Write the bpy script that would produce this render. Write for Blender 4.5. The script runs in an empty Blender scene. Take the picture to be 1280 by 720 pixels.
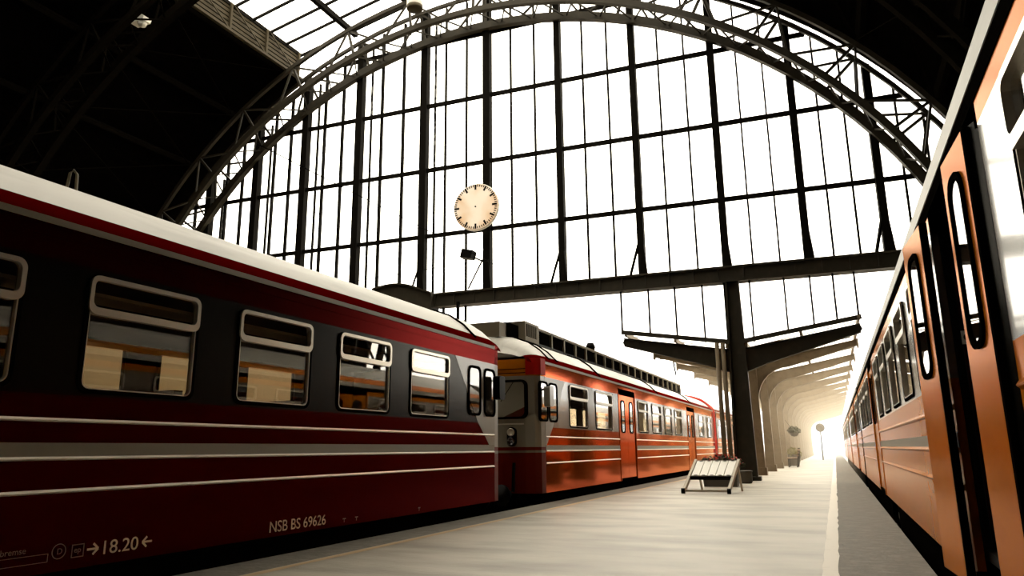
import bpy, math, random
from mathutils import Matrix, Vector
random.seed(7)
S = bpy.context.scene
C = S.collection
PI = math.pi

# ------------------------------------------------------------------ camera
cam_data = bpy.data.cameras.new('camera'); cam = bpy.data.objects.new('camera', cam_data); C.objects.link(cam)
cam_data.sensor_width = 36.0; cam_data.lens = 36.0 * 900.53 / 1280.0
cam_data.clip_start = 0.05; cam_data.clip_end = 2000
CR = Matrix(((0.91581739, 0.09666986, 0.38978641), (0.40147701, -0.19686478, -0.894461), (-0.0097322, 0.97565322, -0.21910291)))
cam.matrix_world = Matrix.Translation((0, 0, 1.0)) @ CR.to_4x4()
S.camera = cam
# ------------------------------------------------------------------ sky: an even bright overcast
W = bpy.data.worlds.new('overcast_sky'); S.world = W; W.use_nodes = True
bg = W.node_tree.nodes['Background']; bg.inputs[0].default_value = (1.0, 0.935, 0.81, 1); bg.inputs[1].default_value = 1.0
S.view_settings.view_transform = 'Standard'; S.view_settings.look = 'None'
S.view_settings.gamma = 1.0; S.view_settings.use_curve_mapping = False
S.view_settings.exposure = 2.85
S.cycles.transparent_max_bounces = 24
S.cycles.max_bounces = 8

# ------------------------------------------------------------------ materials
MATS = {}
def mat(name, col, rough=0.6, metal=0.0, spec=0.5, coat=0.0, tint=None, noise=None, bump=None, wave=None):
    """noise=(scale, amount, colour2, stretch xyz)   bump=(scale, strength, stretch)"""
    m = bpy.data.materials.new(name); m.use_nodes = True; nt = m.node_tree; b = nt.nodes['Principled BSDF']
    b.inputs['Base Color'].default_value = (*col, 1); b.inputs['Roughness'].default_value = rough
    b.inputs['Metallic'].default_value = metal; b.inputs['Specular IOR Level'].default_value = spec
    b.inputs['Coat Weight'].default_value = coat; b.inputs['Coat Roughness'].default_value = 0.06
    if tint: b.inputs['Specular Tint'].default_value = (*tint, 1)
    tc = nt.nodes.new('ShaderNodeTexCoord')
    if noise:
        sc, lo, c2, st = noise
        mp = nt.nodes.new('ShaderNodeMapping'); mp.inputs['Scale'].default_value = st
        nz = nt.nodes.new('ShaderNodeTexNoise'); nz.inputs['Scale'].default_value = sc; nz.inputs['Detail'].default_value = 6
        rp = nt.nodes.new('ShaderNodeValToRGB'); rp.color_ramp.elements[0].position = lo; rp.color_ramp.elements[1].position = lo + 0.3
        rp.color_ramp.elements[0].color = (*col, 1); rp.color_ramp.elements[1].color = (*c2, 1)
        nt.links.new(tc.outputs['Object'], mp.inputs[0]); nt.links.new(mp.outputs[0], nz.inputs['Vector'])
        nt.links.new(nz.outputs[0], rp.inputs[0]); nt.links.new(rp.outputs[0], b.inputs['Base Color'])
    if bump:
        sc, stg, st = bump
        mp = nt.nodes.new('ShaderNodeMapping'); mp.inputs['Scale'].default_value = st
        nz = nt.nodes.new('ShaderNodeTexNoise'); nz.inputs['Scale'].default_value = sc; nz.inputs['Detail'].default_value = 4
        bp = nt.nodes.new('ShaderNodeBump'); bp.inputs['Strength'].default_value = stg; bp.inputs['Distance'].default_value = 0.02
        nt.links.new(tc.outputs['Object'], mp.inputs[0]); nt.links.new(mp.outputs[0], nz.inputs['Vector'])
        nt.links.new(nz.outputs[0], bp.inputs['Height']); nt.links.new(bp.outputs[0], b.inputs['Normal'])
    MATS[name] = m
    return m
def glass(name, tint, refl=(.05, .6), rough=0.0, k=1.0, power=5.0):
    m = bpy.data.materials.new(name); m.use_nodes = True; nt = m.node_tree; nt.nodes.clear()
    o = nt.nodes.new('ShaderNodeOutputMaterial'); mx = nt.nodes.new('ShaderNodeMixShader')
    t = nt.nodes.new('ShaderNodeBsdfTransparent'); t.inputs[0].default_value = (*tint, 1)
    g = nt.nodes.new('ShaderNodeBsdfGlossy'); g.inputs['Roughness'].default_value = rough; g.inputs[0].default_value = (k, k, k, 1)
    lw = nt.nodes.new('ShaderNodeLayerWeight'); lw.inputs[0].default_value = 0.5      # facing, the same from both faces of a pane
    pw = nt.nodes.new('ShaderNodeMath'); pw.operation = 'POWER'; pw.inputs[1].default_value = power
    f = nt.nodes.new('ShaderNodeMath'); f.operation = 'MULTIPLY_ADD'; f.inputs[1].default_value = refl[1]; f.inputs[2].default_value = refl[0]
    nt.links.new(lw.outputs['Facing'], pw.inputs[0]); nt.links.new(pw.outputs[0], f.inputs[0])
    nt.links.new(f.outputs[0], mx.inputs[0]); nt.links.new(t.outputs[0], mx.inputs[1]); nt.links.new(g.outputs[0], mx.inputs[2])
    nt.links.new(mx.outputs[0], o.inputs[0]); MATS[name] = m
    return m
mat('hall_steel', (0.005, 0.0042, 0.003), 0.8, spec=0.03)
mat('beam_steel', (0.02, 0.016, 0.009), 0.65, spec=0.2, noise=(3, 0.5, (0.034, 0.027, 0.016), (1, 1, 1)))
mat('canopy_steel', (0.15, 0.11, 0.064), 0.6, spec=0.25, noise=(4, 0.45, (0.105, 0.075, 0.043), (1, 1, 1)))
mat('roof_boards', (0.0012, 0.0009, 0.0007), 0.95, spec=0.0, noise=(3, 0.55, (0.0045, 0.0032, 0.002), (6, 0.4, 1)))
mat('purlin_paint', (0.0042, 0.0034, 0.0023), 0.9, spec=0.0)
mat('louvre_paint', (0.045, 0.034, 0.016), 0.7, spec=0.2)
mat('concrete', (0.37, 0.335, 0.27), 0.5, noise=(0.8, 0.40, (0.19, 0.17, 0.13), (0.8, 2.0, 1)), bump=(14, 0.45, (0.5, 2.5, 1)))
mat('edge_stone', (0.10, 0.088, 0.064), 0.75, noise=(6, 0.45, (0.16, 0.14, 0.105), (1, 1.5, 1)), bump=(22, 0.6, (1, 1, 1)))
mat('white_line', (0.60, 0.56, 0.48), 0.6, noise=(9, 0.6, (0.4, 0.37, 0.3), (1, 1, 1)))
mat('yellow_line', (0.42, 0.29, 0.15), 0.6, noise=(9, 0.6, (0.3, 0.22, 0.13), (1, 1, 1)))
mat('kerb_dark', (0.05, 0.042, 0.03), 0.9)
mat('ballast', (0.26, 0.22, 0.17), 0.95, noise=(30, 0.45, (0.12, 0.10, 0.08), (1, 1, 1)))
mat('rail_steel', (0.2, 0.16, 0.13), 0.4, metal=0.8)
mat('hill_hazed', (0.55, 0.5, 0.32), 0.95, noise=(0.05, 0.4, (0.5, 0.35, 0.22), (1, 1, 1)))  # pale colour stands in for haze in front of the hill
mat('train_red_shaded', (0.036, 0.0005, 0.0001), 0.22, metal=0.75, spec=0.05, tint=(0.85, 0.28, 0.0), noise=(1.2, 0.55, (0.048, 0.0012, 0.0001), (1, 0.5, 1)))  # left train's red, darkened to carry the shade of the hall
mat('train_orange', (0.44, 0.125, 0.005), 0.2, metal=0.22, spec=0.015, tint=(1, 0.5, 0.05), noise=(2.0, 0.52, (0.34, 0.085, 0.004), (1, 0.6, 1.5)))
mat('train_red_lit', (0.42, 0.08, 0.006), 0.1, metal=0.72, spec=0.3, tint=(1, 0.45, 0.08), noise=(1.5, 0.5, (0.30, 0.045, 0.004), (1, 0.5, 1)))  # same left-train red, made brighter and oranger to carry daylight and reflections
mat('band_black', (0.0014, 0.0011, 0.0007), 0.26, spec=0.08, tint=(1, 0.85, 0.6))
mat('band_silver', (0.16, 0.13, 0.095), 0.2, spec=0.6, coat=0.3)
mat('cab_grey', (0.2, 0.185, 0.145), 0.3, coat=0.1)
mat('stripe_grey', (0.17, 0.15, 0.10), 0.5)
mat('cant_red', (0.075, 0.0006, 0.0006), 0.7, spec=0.0)
mat('roof_white', (0.40, 0.38, 0.335), 0.5, noise=(1.1, 0.50, (0.22, 0.205, 0.175), (3, 0.5, 1)))
mat('aluminium', (0.50, 0.46, 0.38), 0.3, metal=0.8)
mat('chrome_trim', (0.72, 0.66, 0.56), 0.35, metal=0.35)
mat('rubber', (0.003, 0.0025, 0.002), 0.6, spec=0.0)
mat('black_paint', (0.003, 0.0025, 0.002), 0.5, spec=0.05)
mat('interior_dark', (0.006, 0.004, 0.003), 0.8, spec=0.1)
mat('interior_red', (0.03, 0.001, 0.002), 0.7, spec=0.1)
mat('interior_pale', (0.35, 0.29, 0.2), 0.6)
mat('signal_red', (0.40, 0.008, 0.004), 0.5, spec=0.05)
mat('front_red_shaded', (0.10, 0.004, 0.002), 0.4, spec=0.15, tint=(1, 0.5, 0.2))  # railcar red darkened, the shade on the cab front put into colour
mat('lettering', (0.58, 0.48, 0.30), 0.6)
mat('lettering_dim', (0.12, 0.10, 0.07), 0.6)
mat('gear_tan', (0.17, 0.14, 0.09), 0.6, spec=0.2)
mat('lamp_white', (0.8, 0.78, 0.7), 0.4)
mat('lens', (0.02, 0.02, 0.03), 0.05, spec=0.9)
mat('board_white', (0.80, 0.78, 0.72), 0.5)
mat('ramp_frame', (0.36, 0.31, 0.23), 0.5)
mat('foliage', (0.03, 0.032, 0.012), 0.8)
mat('flower_red', (0.45, 0.03, 0.015), 0.7)
mat('tub', (0.06, 0.05, 0.035), 0.8)
mat('bench_wood', (0.30, 0.17, 0.08), 0.6)
mat('wire', (0.003, 0.0025, 0.002), 0.8, spec=0.05)
mat('plaster', (0.80, 0.73, 0.60), 0.8)
glass('clear_glass', (0.97, 0.97, 0.95), (.015, .2))
glass('roof_glass', (0.92, 0.90, 0.85), (.01, .12))
glass('train_glass', (0.80, 0.75, 0.66), (.05, .85), power=3.4)
glass('cab_glass', (0.35, 0.32, 0.27), (.12, .8))
m = bpy.data.materials.new('clock_face'); m.use_nodes = True; nt = m.node_tree; b = nt.nodes['Principled BSDF']
b.inputs['Base Color'].default_value = (0.3, 0.24, 0.16, 1); b.inputs['Roughness'].default_value = 0.4
tc = nt.nodes.new('ShaderNodeTexCoord'); nz = nt.nodes.new('ShaderNodeTexNoise'); nz.inputs['Scale'].default_value = 1.4
rp = nt.nodes.new('ShaderNodeValToRGB'); rp.color_ramp.elements[0].position = 0.35; rp.color_ramp.elements[1].position = 0.62
rp.color_ramp.elements[0].color = (0.75, 0.40, 0.17, 1); rp.color_ramp.elements[1].color = (1.0, 0.84, 0.62, 1)  # reddish patches: a blurry reflection on the face put into the glow colour
nt.links.new(tc.outputs['Object'], nz.inputs['Vector']); nt.links.new(nz.outputs[0], rp.inputs[0])
nt.links.new(rp.outputs[0], b.inputs['Emission Color']); b.inputs['Emission Strength'].default_value = 0.105
MATS['clock_face'] = m

# ------------------------------------------------------------------ helpers
def link(o, parent=None):
    C.objects.link(o)
    if parent is not None: o.parent = parent
    return o
def thing(name, label, cat, loc=(0, 0, 0), rz=0.0, group=None):
    o = bpy.data.objects.new(name, None); C.objects.link(o); o.location = loc; o.rotation_euler = (0, 0, rz)
    o.empty_display_size = 0.2
    o['label'] = label; o['category'] = cat
    if group: o['group'] = group
    return o
def tag(o, label, cat, group=None):
    o['label'] = label; o['category'] = cat
    if group: o['group'] = group
    return o
def struct(name, label, cat, loc=(0, 0, 0), rz=0.0):
    o = thing(name, label, cat, loc, rz); o['kind'] = 'structure'; return o
def mesh(name, v, f, m, parent=None, smooth=False):
    me = bpy.data.meshes.new(name); me.from_pydata([tuple(p) for p in v], [], f); me.materials.append(MATS[m]); me.update()
    if smooth:
        for p in me.polygons: p.use_smooth = True
    return link(bpy.data.objects.new(name, me), parent)
BOXF = [(0, 3, 2, 1), (4, 5, 6, 7), (0, 1, 5, 4), (1, 2, 6, 5), (2, 3, 7, 6), (3, 0, 4, 7)]
def box(name, x0, x1, y0, y1, z0, z1, m, parent=None):
    if x0 > x1: x0, x1 = x1, x0
    if y0 > y1: y0, y1 = y1, y0
    v = [(x0, y0, z0), (x1, y0, z0), (x1, y1, z0), (x0, y1, z0), (x0, y0, z1), (x1, y0, z1), (x1, y1, z1), (x0, y1, z1)]
    return mesh(name, v, BOXF, m, parent)
UNIT = {}
def unit(m):
    if m not in UNIT:
        me = bpy.data.meshes.new('bar_' + m)
        v = [(-.5, -.5, 0), (.5, -.5, 0), (.5, .5, 0), (-.5, .5, 0), (-.5, -.5, 1), (.5, -.5, 1), (.5, .5, 1), (-.5, .5, 1)]
        me.from_pydata(v, [], BOXF); me.materials.append(MATS[m]); UNIT[m] = me
    return UNIT[m]
def bar(name, p0, p1, w, d, m, parent=None, up=(0, 0, 1)):
    """straight bar p0->p1, w along the side axis, d along the 'up' axis; shares one mesh per material"""
    p0 = Vector(p0); p1 = Vector(p1); z = p1 - p0; L = z.length; z.normalize(); u = Vector(up)
    if abs(z.dot(u)) > 0.98: u = Vector((0, 1, 0))
    x = u.cross(z).normalized(); y = z.cross(x)
    o = bpy.data.objects.new(name, unit(m)); link(o, parent)
    M = Matrix((x, y, z)).transposed().to_4x4()
    o.matrix_local = Matrix.Translation(p0) @ M @ Matrix.Diagonal((w, d, L, 1))
    return o
def prism(name, poly, axis, a, b_, m, parent=None):
    """poly = list of 2D points in the plane normal to axis; extruded a..b"""
    def P(p, t):
        if axis == 'x': return (t, p[0], p[1])
        if axis == 'y': return (p[0], t, p[1])
        return (p[0], p[1], t)
    n = len(poly); v = [P(p, a) for p in poly] + [P(p, b_) for p in poly]
    f = [tuple(range(n)), tuple(range(2 * n - 1, n - 1, -1))] + [(i, i + n, (i + 1) % n + n, (i + 1) % n) for i in range(n)]
    return mesh(name, v, f, m, parent)
def rrect(x0, x1, z0, z1, r, n=5):
    pts = []
    for cx, cz, a in ((x1 - r, z0 + r, -PI / 2), (x1 - r, z1 - r, 0), (x0 + r, z1 - r, PI / 2), (x0 + r, z0 + r, PI)):
        for i in range(n + 1):
            t = a + PI / 2 * i / n; pts.append((cx + r * math.cos(t), cz + r * math.sin(t)))
    return pts
def ring(name, outer, inner, axis, a, b_, m, parent=None):
    def P(p, t): return (t, p[0], p[1]) if axis == 'x' else ((p[0], t, p[1]) if axis == 'y' else (p[0], p[1], t))
    n = len(outer)
    v = [P(p, a) for p in outer] + [P(p, a) for p in inner] + [P(p, b_) for p in outer] + [P(p, b_) for p in inner]
    f = []
    for i in range(n):
        j = (i + 1) % n
        f += [(i, j, n + j, n + i), (2 * n + i, 3 * n + i, 3 * n + j, 2 * n + j), (i, 2 * n + i, 2 * n + j, j), (n + i, n + j, 3 * n + j, 3 * n + i)]
    return mesh(name, v, f, m, parent)
def tube(name, pts, r, m, parent=None, n=8, closed=False):
    pts = [Vector(p) for p in pts]; v = []; f = []; N = len(pts)
    for i, p in enumerate(pts):
        t = (pts[min(i + 1, N - 1)] - pts[max(i - 1, 0)]).normalized()
        u = Vector((0, 0, 1)) if abs(t.z) < 0.9 else Vector((0, 1, 0))
        x = u.cross(t).normalized(); y = t.cross(x)
        for k in range(n):
            a = 2 * PI * k / n; v.append(p + x * r * math.cos(a) + y * r * math.sin(a))
    for i in range(N - 1):
        for k in range(n): f.append((i * n + k, i * n + (k + 1) % n, (i + 1) * n + (k + 1) % n, (i + 1) * n + k))
    f.append(tuple(range(n - 1, -1, -1))); f.append(tuple((N - 1) * n + k for k in range(n)))
    return mesh(name, v, f, m, parent, True)
def lathe(name, prof, m, parent=None, n=20, loc=(0, 0, 0), axis='z'):
    v = []; f = []; k = len(prof)
    for i in range(n):
        a = 2 * PI * i / n
        for r, z in prof:
            p = (r * math.cos(a), r * math.sin(a), z)
            if axis == 'y': p = (p[0], p[2], p[1])
            if axis == 'x': p = (p[2], p[0], p[1])
            v.append((p[0] + loc[0], p[1] + loc[1], p[2] + loc[2]))
    for i in range(n):
        j = (i + 1) % n
        for q in range(k - 1): f.append((i * k + q, j * k + q, j * k + q + 1, i * k + q + 1))
    f.append(tuple(i * k for i in range(n - 1, -1, -1))); f.append(tuple(i * k + k - 1 for i in range(n)))
    return mesh(name, v, f, m, parent, True)
def text_mesh(name, s, size, loc, m, parent, sx=1.0):
    """lettering standing on a side that faces +X"""
    cu = bpy.data.curves.new(name, 'FONT'); cu.body = s; cu.size = size; cu.extrude = 0.001
    t = bpy.data.objects.new(name + '_tmp', cu); C.objects.link(t)
    me = bpy.data.meshes.new_from_object(t.evaluated_get(bpy.context.evaluated_depsgraph_get()))
    bpy.data.objects.remove(t); me.materials.clear(); me.materials.append(MATS[m])
    o = bpy.data.objects.new(name, me); link(o, parent)
    o.matrix_local = Matrix.Translation(loc) @ Matrix(((0, 0, 1, 0), (sx, 0, 0, 0), (0, 1, 0, 0), (0, 0, 0, 1)))
    return o

# ================================================================== SETTING
SK = 0.05                                   # the end screen and arches stand slightly askew to the tracks
RZ = math.atan(SK)
def yskew(x, y0): return y0 + SK * (x + 2.4)
ACX, ACZ, AR = -11.54, 0.73, 17.0           # centre and radius of the semicircular arches
# ---- platform
fl = struct('floor', 'pale concrete island platform between the two trains', 'platform')
box('paving', -4.65, -0.19, -8, 110, -0.25, 0.0, 'concrete', fl)
box('edge_strip', -5.2, -4.65, -8, 110, -0.25, -0.004, 'edge_stone', fl)
box('edge_strip', -0.19, 0.64, -8, 110, -0.25, -0.004, 'edge_stone', fl)
box('kerb_wall', -5.0, 0.45, -8, 110, -0.85, -0.25, 'kerb_dark', fl)
l1 = mesh('painted_line', [], [], 'white_line', fl)
def painted(x0, x1, m, name='painted_line', seed=1):
    rnd = random.Random(seed); v = []; f = []; n = 240
    for i in range(n + 1):
        y = -6 + 114 * (i / n) ** 1.6
        v += [(x0 + rnd.uniform(-.006, .006), y, 0.004), (x1 + rnd.uniform(-.012, .012), y, 0.004)]
    for i in range(n): f.append((2 * i, 2 * i + 1, 2 * i + 3, 2 * i + 2))
    return mesh(name, v, f, m, fl)
bpy.data.objects.remove(l1)
painted(-0.195, -0.065, 'white_line', seed=1)
painted(-4.62, -4.52, 'yellow_line', seed=2)
gr = box('ground', -150, 150, -40, 400, -1.2, -0.9, 'ballast'); tag(gr, 'gravel ballast around the tracks', 'ground'); gr['kind'] = 'structure'
for k, (xc, nm) in enumerate(((-6.83, 'left'), (2.25, 'right'))):
    for s in (-1, 1):
        r_ = prism('rail', [(-.07, -.9), (.07, -.9), (.02, -.86), (.02, -.79), (.036, -.78), (.036, -.74), (-.036, -.74), (-.036, -.78), (-.02, -.79), (-.02, -.86)], 'y', -30, 120, 'rail_steel')
        r_.location.x = xc + s * 0.75
        tag(r_, 'steel rail under the %s train, %s the platform' % (nm, 'nearer' if (s > 0) == (xc < 0) else 'farther from'), 'rail')

# ---- barrel roof of the hall
ce = struct('ceiling', 'dark boarded barrel roof of the train hall', 'ceiling')
def barrel(a0, a1, r0, r1, name, m):
    n = max(2, int(abs(a1 - a0) / 3)); v = []; f = []
    for i in range(n + 1):
        a = math.radians(a0 + (a1 - a0) * i / n)
        for r in (r0, r1):
            x = ACX + r * math.cos(a); z = ACZ + r * math.sin(a)
            v += [(x, -24, z), (x, yskew(x, 24.25), z)]
    for i in range(n):
        k = 4 * i
        f += [(k, k + 1, k + 5, k + 4), (k + 2, k + 6, k + 7, k + 3), (k + 1, k + 3, k + 7, k + 5), (k, k + 4, k + 6, k + 2)]
    f += [(0, 2, 3, 1), (4 * n, 4 * n + 1, 4 * n + 3, 4 * n + 2)]
    return mesh(name, v, f, m, ce)
# roof decking: one board panel for each purlin bay
PUR = 9.15
for i in range(7):
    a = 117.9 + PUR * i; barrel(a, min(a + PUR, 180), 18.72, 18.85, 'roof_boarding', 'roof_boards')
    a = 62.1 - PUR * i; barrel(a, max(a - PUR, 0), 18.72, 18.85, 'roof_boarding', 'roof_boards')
for i in range(0, 6):
    for a in (118.2 + PUR * i, 61.8 - PUR * i):
        x = ACX + 18.58 * math.cos(math.radians(a)); z = ACZ + 18.58 * math.sin(math.radians(a))
        d = (math.cos(math.radians(a)), 0, math.sin(math.radians(a)))
        bar('purlin', (x, -23.5, z), (x, yskew(x, 22.9), z), 0.16, 0.24, 'purlin_paint', ce, d)
def bc(a, r, y0):
    a = math.radians(a); x = ACX + r * math.cos(a); return (x, yskew(x, y0), ACZ + r * math.sin(a))
for a in (118.2, 127.4, 136.5, 145.7, 61.8, 52.6, 43.5):          # wind bracing rods under the boards
    s = 1 if a > 90 else -1
    bar('tie_rod', bc(a, 18.45, 16.6), bc(a + s * PUR, 18.45, 22.8), 0.03, 0.03, 'purlin_paint', ce)
    bar('tie_rod', bc(a, 18.45, 22.8), bc(a + s * PUR, 18.45, 16.6), 0.03, 0.03, 'purlin_paint', ce)
wn = struct('wall_near', 'dark end wall of the hall behind the viewer', 'wall')
prism('wall_face', [(ACX + 18.8 * math.cos(math.radians(a)), ACZ - .0 + 18.8 * math.sin(math.radians(a))) for a in range(0, 181, 6)] + [(ACX - 18.8, -0.9), (ACX + 18.8, -0.9)], 'y', -24.3, -24.0, 'interior_dark', wn)

# ---- raised skylight over the crown
sl = struct('window_2', 'long glazed skylight raised over the crown of the hall roof', 'skylight')
LX, LZ0, LZ1, CZ = 8.7, 17.15, 18.3, 19.85
for s in (-1, 1):
    xe = ACX + s * LX
    ye = yskew(xe, 23.9)
    for k in range(6):
        z = LZ0 + 0.1 + k * 0.185
        bar('louvre', (xe, -23.5, z), (xe, ye, z), 0.05, 0.13, 'louvre_paint', sl)
    box('louvre_backing', xe + s * .05, xe + s * .12, -23.5, ye, LZ0, LZ1, 'roof_boards', sl)
    bar('louvre_sill', (xe + .1 * s * -1, -23.5, LZ0 - .02), (xe + .1 * s * -1, ye, LZ0 - .02), 0.16, 0.1, 'louvre_paint', sl)
    bar('eaves_beam', (xe, -23.5, LZ1), (xe, ye, LZ1), 0.14, 0.16, 'hall_steel', sl)
    for k in range(5):
        y = ye - 0.2 - k * 2.0
        bar('louvre_post', (xe - s * .1, y, LZ0), (xe - s * .1, y, LZ1), 0.09, 0.09, 'louvre_paint', sl)
        bar('louvre_brace', (xe - s * .12, y, LZ0), (xe - s * .12, y - 1.9, LZ1), 0.04, 0.05, 'louvre_paint', sl)
    def sp(t, y, dz=0.0): return (xe - s * LX * t, y, LZ1 + (CZ - LZ1) * t + dz)
    for t in (0.33, 0.66, 1.0):
        bar('skylight_purlin', sp(t, -23.5, -.14), sp(t, yskew(xe - s * LX * t, 23.9), -.14), 0.2, 0.22, 'hall_steel', sl)
    y = ye
    while y > 9:
        bar('glazing_bar', sp(0, y), sp(1, y + SK * -s * LX * 0), 0.08, 0.1, 'hall_steel', sl)
        for t0, t1 in ((0, .33), (.33, .66), (.66, 1)):
            a, b_, c, d = sp(t0, y - .97, .05), sp(t0, y - .03, .05), sp(t1, y - .03, .05), sp(t1, y - .97, .05)
            mesh('pane', [a, b_, c, d], [(0, 1, 2, 3)], 'roof_glass', sl)
        y -= 1.0
    mesh('skylight_blackout', [sp(0, -23.5, .05), sp(0, 7.5, .05), sp(1, 7.5, .05), sp(1, -23.5, .05)], [(0, 1, 2, 3)], 'roof_boards', sl)  # unseen cover added over the near skylight to darken the hall below
    p = mesh('glazing_beyond', [sp(0, 7.5, .05), sp(0, y, .05), sp(1, y, .05), sp(1, 7.5, .05)], [(0, 1, 2, 3)], 'roof_glass', sl); p['kind'] = 'stuff'

# ---- arched glazed end screen
g = struct('window_1', 'huge semicircular glazed end screen of the train hall', 'glazed screen', (-2.4, 24.0, 0), RZ)
CS = math.sqrt(1 + SK * SK)
def U(x): return (x + 2.4) * CS
UC = U(ACX)
def ztop(u, r=18.5):
    q = r * r - (u - UC) ** 2
    return ACZ + math.sqrt(q) if q > 0 else ACZ
big = [U(x) for x in (-27.6, -25.0, -22.44, -19.91, -17.19, -14.11, -11.33, -8.38, -5.52, -2.73, -0.21, 2.10, 4.3)]
rows = [6.82, 9.22, 11.98, 14.78, 17.56, 19.5]
V0 = 0.2
verts = []
for i, u in enumerate(big):
    zb = 6.6 if u > U(-14.0) else 3.6
    zt = ztop(u)
    left = u < U(-9)
    bar('mullion', (u, V0, zb), (u, V0, zt), 0.3 if left else 0.24, 0.3, 'hall_steel', g, (0, 1, 0))
    if u < U(-13): bar('mullion_flange', (u + .2, V0 + .55, zb), (u + .2, V0 + .55, zt), 0.07, 0.1, 'hall_steel', g, (0, 1, 0))
    verts.append(u)
    if i + 1 < len(big):
        for k in (1, 2):
            us = u + (big[i + 1] - u) * k / 3; verts.append(us)
            bar('glazing_bar', (us, V0 + .06, zb), (us, V0 + .06, ztop(us)), 0.10 if us < U(-14) else 0.065, 0.12, 'hall_steel', g, (0, 1, 0))
for z in rows[1:5]:
    q = 18.45 ** 2 - (z - ACZ) ** 2
    if q <= 0: continue
    h = math.sqrt(q); a = max(UC - h, big[0]); b_ = min(UC + h, big[-1])
    bar('transom', (a, V0, z), (b_, V0, z), 0.1, 0.16, 'hall_steel', g)
for i in range(len(verts) - 1):
    a, b_ = verts[i] + .03, verts[i + 1] - .03
    rr = ([3.6] + rows) if b_ < U(-14.0) else rows
    for z0, z1 in zip(rr[:-1], rr[1:]):
        za, zb = min(z1 - .05, ztop(a)), min(z1 - .05, ztop(b_))
        if za < z0 + .06 or zb < z0 + .06: continue
        v = [(a, V0 + .08, z0 + .05), (b_, V0 + .08, z0 + .05), (b_, V0 + .08, zb), (a, V0 + .08, za)]
        v += [(p[0], p[1] + .012, p[2]) for p in v]
        mesh('pane', v, [(0, 1, 2, 3), (7, 6, 5, 4), (0, 4, 5, 1), (1, 5, 6, 2), (2, 6, 7, 3), (3, 7, 4, 0)], 'clear_glass', g)
# bottom girder, with flanges and mullion feet
gd = thing('girder', 'heavy dark steel girder carrying the glazed end screen', 'girder', (-2.4, 24.0, 0), RZ)
UL, UR = U(-13.4), U(4.1)
box('web_plate', UL, UR, 0.0, 0.3, 6.36, 6.80, 'beam_steel', gd)
box('top_flange', UL, UR, -0.1, 0.42, 6.78, 6.84, 'beam_steel', gd)
box('bottom_flange', UL, UR, -0.1, 0.42, 6.31, 6.37, 'beam_steel', gd)
for u in [UL + .8 * k for k in range(int((UR - UL) / .8))]:
    box('stiffener', u - .02, u + .02, -.06, 0.0, 6.37, 6.78, 'beam_steel', gd)
for u in big:
    if U(-14.2) < u < U(4):
        if not (U(-12) < u < U(-10) or U(-3.5) < u < U(1)): bar('knee_brace', (u - .36, -.1, 6.84), (u - .04, 0.1, 8.1), 0.08, 0.08, 'hall_steel', gd)
        prism('foot_gusset', [(u - .1, 6.84), (u + .2, 6.84), (u + .1, 8.0), (u - .08, 8.0)], 'y', .0, .1, 'hall_steel', gd)
hd = thing('steel_bracket', 'dark curved steel bracket at the left end of the girder', 'bracket', (-2.4, 24.0, 0), RZ)
n = 8; u0, u1 = U(-15.95), U(-13.42)
top = [(u0 + (u1 - u0) * i / n, 7.12 + .14 * math.sin(PI * min(1, i / n * 1.15)) - .34 * (i / n) ** 3) for i in range(n + 1)]
prism('plate', [(u0, 6.0)] + [(u1, 6.05)] + top[::-1], 'y', -.35, .35, 'beam_steel', hd)
prism('cap_flange', [(p[0], p[1]) for p in top] + [(p[0], p[1] + .06) for p in top[::-1]], 'y', -.45, .45, 'beam_steel', hd)
# side wall below the screen, left of the girder, with a plastered face
wf = struct('wall_far', 'low plastered wall under the left part of the end screen', 'wall', (-2.4, 24.0, 0), RZ)
box('wall_face', U(-28), U(-14.2), .05, .35, -.9, 3.6, 'plaster', wf)
wl = struct('wall_left_added', 'added pale wall brightening the view through the left coach windows', 'wall', (-14.0, 5.0, -.9))
box('wall_face', -.15, .15, -16, 17, 0, 4.6, 'plaster', wl)  # unseen wall, added as a bright backing behind the coach windows
box('added_wall_cap', -.2, .2, -16, 17, 4.6, 4.7, 'plaster', wl)
# small glazed screen between girder and canopy
g2 = struct('window_3', 'small glazed screen hung between the girder and the platform canopy', 'glazed screen', (-2.4, 24.0, 0), RZ)
CCX = -2.6                                    # canopy centre line
def zc(x): return 4.2 + abs(x - CCX) / 3.7 * 0.68
lows = [-6.3, -5.35, -4.46, -3.56, -2.85, -2.05, -1.0, -0.23, 0.44, 1.05]
for i, x in enumerate(lows):
    bar('glazing_bar', (U(x), .1, zc(x)), (U(x), .1, 6.32), 0.06, 0.08, 'hall_steel', g2, (0, 1, 0))
    if i + 1 < len(lows) and x != -2.85:
        x2 = lows[i + 1]
        v = [(U(x) + .03, .13, zc(x)), (U(x2) - .03, .13, zc(x2)), (U(x2) - .03, .13, 6.32), (U(x) + .03, .13, 6.32)]
        v += [(p[0], p[1] + .012, p[2]) for p in v]
        mesh('pane', v, [(0, 1, 2, 3), (7, 6, 5, 4), (0, 4, 5, 1), (1, 5, 6, 2), (2, 6, 7, 3), (3, 7, 4, 0)], 'clear_glass', g2)

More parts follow.
